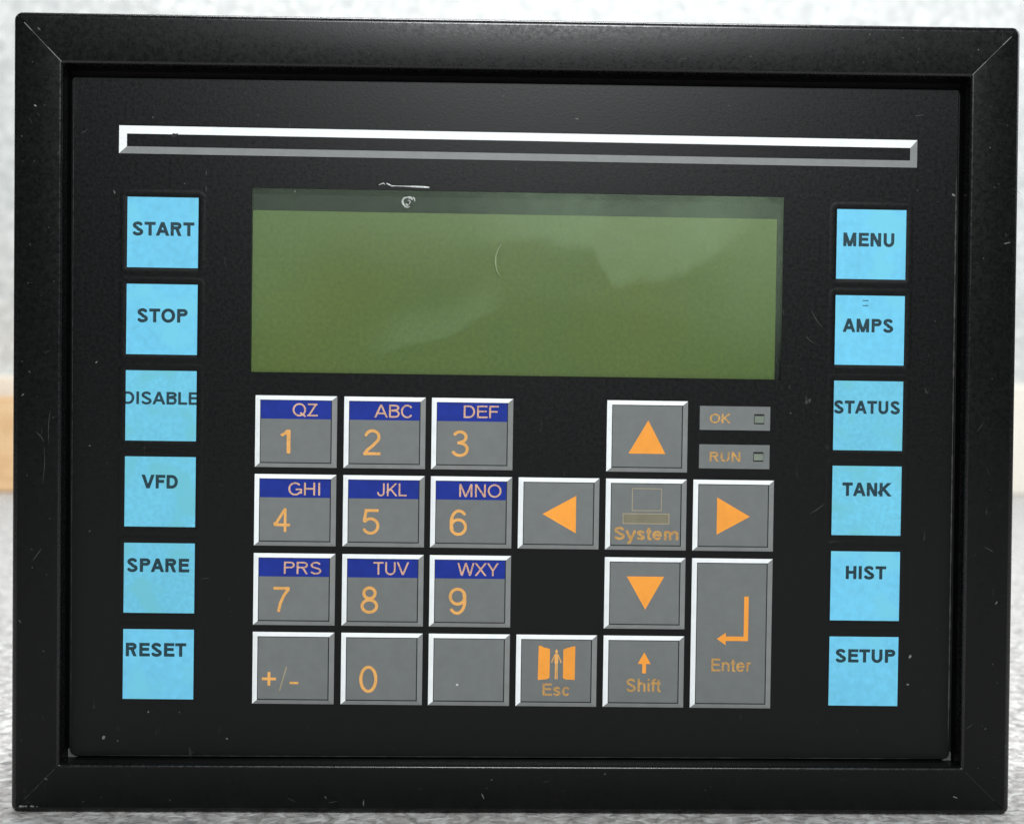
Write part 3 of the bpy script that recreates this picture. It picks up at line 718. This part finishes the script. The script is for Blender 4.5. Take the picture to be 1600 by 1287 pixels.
def function_key(txt, X, r, t4, dirty):
    w = X[1] - X[0]; h = 20.75; cx = (X[0] + X[1]) / 2; cz = FT[r] - h / 2
    # embossed rim: soft rounded ridge round the card, black like the overlay
    secs = [(2.3, 0.0), (2.0, -.01), (1.7, -.04), (1.4, -.05), (1.0, -.04), (.5, -.02), (.34, 0.02), (0.0, 0.02)]
    V = []; n = 0
    def rr(off):
        rad = 0.25 + off * 0.9; P = []
        for sx, sz, a0 in ((-1, -1, 180), (1, -1, 270), (1, 1, 0), (-1, 1, 90)):
            for i in range(5):
                a = math.radians(a0 + 90 * i / 4)
                P.append((sx * (w / 2 + off - rad) + rad * math.cos(a), sz * (h / 2 + off - rad) + rad * math.sin(a)))
        return P
    for off, y in secs:
        P = rr(off); n = len(P); V += [(x * MM, y * MM, z * MM) for x, z in P]
    F = [(s * n + i, s * n + (i + 1) % n, (s + 1) * n + (i + 1) % n, (s + 1) * n + i) for s in range(len(secs) - 1) for i in range(n)]
    k = mesh_obj('function_key', V, F, MAT['overlay'], smooth=True); art(k, cx, cz, -0.025); k['label'] = 'light blue key lettered ' + txt
    c = flat('key_card', rect(-w / 2, w / 2, -h / 2, h / 2), [(0, 1, 2, 3)], -0.02, MAT['cyan_dirty'] if dirty else MAT['cyan'], k)
    put_text('lettering', txt, t4, (cx, cz), 0.225 if txt != 'DISABLE' else 0.19, MAT['ink'], k, -0.05, (-w / 2, w / 2), -0.01)
    return k, cx, cz
for a in FK:
    k, cx, cz = function_key(*a)
    if a[0] == 'AMPS':
        poly_flat('printed_dashes', [[(x - cx, z - cz) for x, z in rect(112.3, 114.0, z_, z_ + .25)] for z_ in (27.7, 29.2)], -0.05, MAT['ink'], k)

# -- damage and dirt on the face
def ribbon(pts, w, y, mat, name, hgt=0.0):
    """thin tapering raised line through pts (artwork mm)"""
    V, F = [], []
    n = len(pts)
    for i, (x, z) in enumerate(pts):
        a = pts[max(0, i - 1)]; b = pts[min(n - 1, i + 1)]; dx, dz = b[0] - a[0], b[1] - a[1]; L = math.hypot(dx, dz) or 1
        ww = w[i] / 2 if isinstance(w, (list, tuple)) else w / 2 * (1 - abs(2 * i / (n - 1) - 1) ** 3 * 0.8)
        V += [((x - dz / L * ww) * MM, y * MM, (z + dx / L * ww) * MM), (x * MM, (y - hgt - 0.004) * MM, z * MM), ((x + dz / L * ww) * MM, y * MM, (z - dx / L * ww) * MM)]
    for i in range(n - 1):
        for s in (0, 1): F.append((3 * i + s, 3 * i + s + 1, 3 * i + s + 4, 3 * i + s + 3))
    return mesh_obj(name, V, F, mat, smooth=True)
art(ribbon([(-32.6, 61.2), (-31.9, 61.5), (-31.1, 61.75), (-30.7, 61.3)], [.15, .28, .3, .1], -.03, MAT['spot_glint'], 'film_crease', .12))  # raised film edge, its highlight painted in as whitish colour
art(ribbon([(-30.3, 61.7), (-29.6, 61.4), (-28.7, 60.95), (-27.5, 61.0), (-25, 60.95), (-22, 60.9), (-19, 60.8), (-17.6, 60.7)], [.3, .42, .4, .22, .3, .5, .55, .35], -.03, MAT['spot_glint'], 'film_crease', .18))
def blister():
    # a star-shaped crack in the film: a broken pale ring with a small loop inside it
    def ringarc(r_, a0, a1, w, hgt, ox=0, oz=0, n=26):
        V, F = [], []
        for i in range(n + 1):
            a = math.radians(a0 + (a1 - a0) * i / n); q = w * (1 - abs(2 * i / n - 1) ** 2 * .75) / 2; rr_ = r_ * (1 + .06 * math.sin(3 * a))
            for d, y in ((-q, 0), (-q * .5, -hgt), (q * .5, -hgt), (q, 0)): V.append(((ox + (rr_ + d) * math.cos(a)) * MM, y * MM, (oz + (rr_ + d) * math.sin(a)) * MM))
        for i in range(n):
            for k in range(3): F.append((4 * i + k, 4 * i + k + 1, 4 * i + k + 5, 4 * i + k + 4))
        return V, F
    V, F = [], []
    for a in ((1.45, 70, 300, .62, .22), (1.5, 20, 95, .85, .35), (.62, -80, 110, .34, .2, .15, -.05), (.6, 190, 290, .5, .2, .1, -.3), (2.1, 5, 45, .4, .15)):
        v, f = ringarc(*a); o_ = len(V); V += v; F += [tuple(i + o_ for i in q) for q in f]
    o = mesh_obj('film_blister', V, F, MAT['spot_glint'], smooth=True); art(o, -24.0, 56.3, 0.08)
    o['label'] = 'small pale ring shaped blister in the window film'
blister()
scr = [([(4.0, 44.4), (3.0, 42.6), (2.4, 40.6), (2.35, 38.6), (2.7, 36.6), (3.6, 34.9)], .34, 'pale_window_scratch', (0.24, 0.33, 0.17, 1)),]
for pts, w, nm, c in scr:
    m = printed(nm, c, .2, .4, 900); o = ribbon(pts, w, .10, m, 'window_scratch'); art(o)

def frame_mm(x, z, y, o):
    o.parent = PANEL; o.location = ((x + PX) * MM, y * MM, (z + ZB) * MM); return o
def flecks():
    V, F = [], []
    def fleck(x, y, z, s, ang, asp):
        n = random.choice((4, 5, 6)); b0 = len(V)
        for i in range(n):
            a = 2 * PI * i / n; r_ = s * random.uniform(.6, 1.1); px, pz = r_ * math.cos(a) * asp, r_ * math.sin(a)
            V.append(((x + PX + px * math.cos(ang) - pz * math.sin(ang)) * MM, y * MM, (z + ZB + px * math.sin(ang) + pz * math.cos(ang)) * MM))
        F.append(tuple(range(b0, b0 + n)))
    for _ in range(130):
        x, z = random.uniform(PL + 1, PR - 1), random.uniform(PB + 1, PT - 1)
        if WL - 3 < x < WR + 3 and -95 < z < WT + 2: continue
        if (LX[0] - 3 < x < LX[1] + 3 or RX[0] - 3 < x < RX[1] + 3) and -94 < z < 58: continue
        if 67 < z < 79: continue
        fleck(x, -0.035, z, random.choice((.08, .1, .12, .18, .26)), random.uniform(0, PI), random.choice((1, 1.3, 2.5)))
    for _ in range(110):
        side = random.choice('lrtb')
        if side == 'l': x, z = OL + random.uniform(2.5, 12.5), random.uniform(OB + 3, OT - 3)
        elif side == 'r': x, z = OR - random.uniform(2.5, 12.5), random.uniform(OB + 3, OT - 3)
        elif side == 't': x, z = random.uniform(OL + 3, OR - 3), OT - random.uniform(2.5, 12.5)
        else: x, z = random.uniform(OL + 3, OR - 3), OB + random.uniform(2.5, 12.5)
        fleck(x, -FD - 0.07, z, random.choice((.06, .08, .1, .14, .22)), random.uniform(0, PI), random.choice((1, 1.5, 3, 5)))
    o = mesh_obj('dust', V, F, MAT['dust'], PANEL); o['kind'] = 'stuff'
    V.clear(); F.clear()
    # bigger pale specks seen on the face and rails
    for x, z, s in ((-112.5, -103.2, .5), (-99.3, -95.5, .35), (-76, -103.4, .3), (121.3, 51.5, .6), (-115.2, 8, .3), (128.2, -77.8, .5), (127.6, -86.2, .4), (139.3, 60.6, .5), (-131.2, 82, .35), (-57, 59.2, .3)):
        fleck(x, -0.04, z, s, random.uniform(0, PI), 1.6) if x > PL else fleck(x, -FD - .07, z, s, random.uniform(0, PI), 1.6)
    for dx, q in ((0, .45), (.7, .3), (1.5, .34), (3.1, .4), (3.6, .22), (4.7, .16)): fleck(OL + 3.2 + dx, -FD - .07, OB + 1.95 + q * .3, q, .2, 1.7)
    m = printed('pale_speck', (0.18, 0.185, 0.18, 1), .3, .7, 900)
    o = mesh_obj('paint_chips', V, F, m, PANEL); o['kind'] = 'stuff'
flecks()
def hairs():
    V, F = [], []
    def hair(x, z, y, L, ang, curl, w):
        n = 9; px, pz, a = x, z, ang; b0 = len(V)
        for i in range(n):
            q = w * (1 - abs(2 * i / (n - 1) - 1) ** 2 * .7)
            V.append(((px - math.sin(a) * q + PX) * MM, y * MM, (pz + math.cos(a) * q + ZB) * MM)); V.append(((px + math.sin(a) * q + PX) * MM, y * MM, (pz - math.cos(a) * q + ZB) * MM))
            px += math.cos(a) * L / n; pz += math.sin(a) * L / n; a += curl / n
        for i in range(n - 1): F.append((b0 + 2 * i, b0 + 2 * i + 1, b0 + 2 * i + 3, b0 + 2 * i + 2))
    hair(-126.5, -6, -FD - .07, 11, -1.75, .35, .09); hair(-128.5, -15, -FD - .07, 4, 2.1, .5, .12); hair(-128.3, -17, -FD - .07, 12, -1.5, -.3, .07)
    hair(-131.5, -50, -FD - .07, 5, .95, 0, .12); hair(-125, 68, -FD - .07, 2, .9, 0, .12); hair(-122 + 2, 75.5, -.04, 3, .3, .8, .08)
    hair(-83.2, 60.5, -.04, 2.2, -1.57, 0, .12); hair(-83.2, 65, -.04, 1.8, -1.57, 0, .12)
    hair(127, 84, -.04, 3.5, 0, .4, .09); hair(145, -10, -FD - .07, 4, .9, .2, .07); hair(147.5, -44, -FD - .07, 4, -.3, -.4, .09); hair(143, -98, -FD - .07, 3, .5, .3, .1)
    hair(97, 26, -.04, 7, -1.2, .5, .10); hair(95.5, 18, -.04, 4, -.9, .6, .10); hair(97.5, -35, -.04, 6, .5, .3, .10); hair(103, -43.5, -.04, 8, .05, .1, .09); hair(88, 26.5, -.04, 3, -1.2, 0, .07)
    hair(-57, -119, -FD - .07, 3, -.5, 0, .1); hair(-84, -56, -.04, 3, .4, -.8, .08); hair(-45, -120.5, -FD - .07, 3, .2, 0, .08)
    for _ in range(26):
        if random.random() < .6: x, z, y = random.choice(((random.uniform(OL + 2, OL + 12), random.uniform(OB + 3, OT - 3)), (random.uniform(OR - 12, OR - 2), random.uniform(OB + 3, OT - 3)), (random.uniform(OL + 3, OR - 3), random.uniform(OT - 12, OT - 3)), (random.uniform(OL + 3, OR - 3), random.uniform(OB + 3, OB + 12)))) + (-FD - .07,)
        else: x, z, y = random.uniform(PL + 2, PR - 2), random.choice((random.uniform(80, 90), random.uniform(-106, -96))), -.04
        hair(x, z, y, random.uniform(1, 4), random.uniform(0, 6.28), random.uniform(-1, 1), random.uniform(.03, .06))
    o = mesh_obj('scratches', V, F, MAT['scratch'], PANEL); o['kind'] = 'stuff'
hairs()
def corner_residue(x, z, sx, s=1.0):
    bm = bmesh.new()
    P = [(0, 0), (2.6, 0), (1.9, .5), (1.1, .85), (.75, 1.5), (.25, 2.4), (0, 2.5)]
    f = [bm.verts.new((sx * a * s * MM, 0, b * s * MM)) for a, b in P]; g = [bm.verts.new((sx * a * .8 * s * MM, -.5 * MM, b * .8 * s * MM)) for a, b in P]
    for i in range(len(P)):
        j = (i + 1) % len(P); bm.faces.new((f[i], f[j], g[j], g[i]))
    bm.faces.new(g); bmesh.ops.recalc_face_normals(bm, faces=bm.faces)
    me = bpy.data.meshes.new('sealant_residue'); bm.to_mesh(me); bm.free(); me.materials.append(MAT['residue'])
    o = bpy.data.objects.new('sealant_residue', me); COL.objects.link(o); frame_mm(x, z, 0.3, o)
corner_residue(PL - .3, PB - .1, 1, 1.0); corner_residue(PR + .35, PB - .1, -1, 1.0)
# thin pale lines along the edges of the overlay plate
def bead(x0, z0, x1, z1, y, w, step, thr, name='pale_edge_line'):
    V, F = [], []; L = math.hypot(x1 - x0, z1 - z0); ux, uz = (x1 - x0) / L, (z1 - z0) / L; s = 0
    while s < L - step:
        if random.random() > thr:
            d = step * random.uniform(.5, 2.2); q = w * random.uniform(.4, 1.1); b0 = len(V)
            for a, o_ in ((s, -.5), (s + d, -.35), (s + d, .35), (s, .5)):
                V.append(((x0 + ux * min(a, L) - uz * q * o_ + PX) * MM, (y - random.uniform(0, .03)) * MM, (z0 + uz * min(a, L) + ux * q * o_ + ZB) * MM))
            F.append((b0, b0 + 1, b0 + 2, b0 + 3)); s += d
        s += step * random.uniform(.3, 1.5)
    o = mesh_obj(name, V, F, MAT['wear_glint'], PANEL); o['kind'] = 'stuff'
    return o
def edge_line(x0, z0, x1, z1, y, w, name, mat):
    n = 120; V, F = [], []; dx, dz = x1 - x0, z1 - z0; L = math.hypot(dx, dz); nx, nz = -dz / L, dx / L
    for i in range(n + 1):
        s = i / n; q = w * random.uniform(.25, 1.0) * min(1, 12 * s, 12 * (1 - s)) / 2
        for k in (-1, 1): V.append(((x0 + dx * s + nx * q * k + PX) * MM, y * MM, (z0 + dz * s + nz * q * k + ZB) * MM))
        if i: F.append((2 * i - 2, 2 * i - 1, 2 * i + 1, 2 * i))
    return mesh_obj(name, V, F, mat, PANEL)
edge_line(PL + 2, PB + .35, PR - 2, PB + .35, -.03, .22, 'pale_edge_line', MAT['wear_glint'])
edge_line(PR - .45, PB + 3, PR - .45, 70, -.03, .55, 'pale_edge_line', MAT['wear_glint'])  # highlight of the plate's side wall, painted as a pale strip
edge_line(PL + .4, PB + 3, PL + .4, PT - 3, -.03, .16, 'pale_edge_line', MAT['wear_glint'])
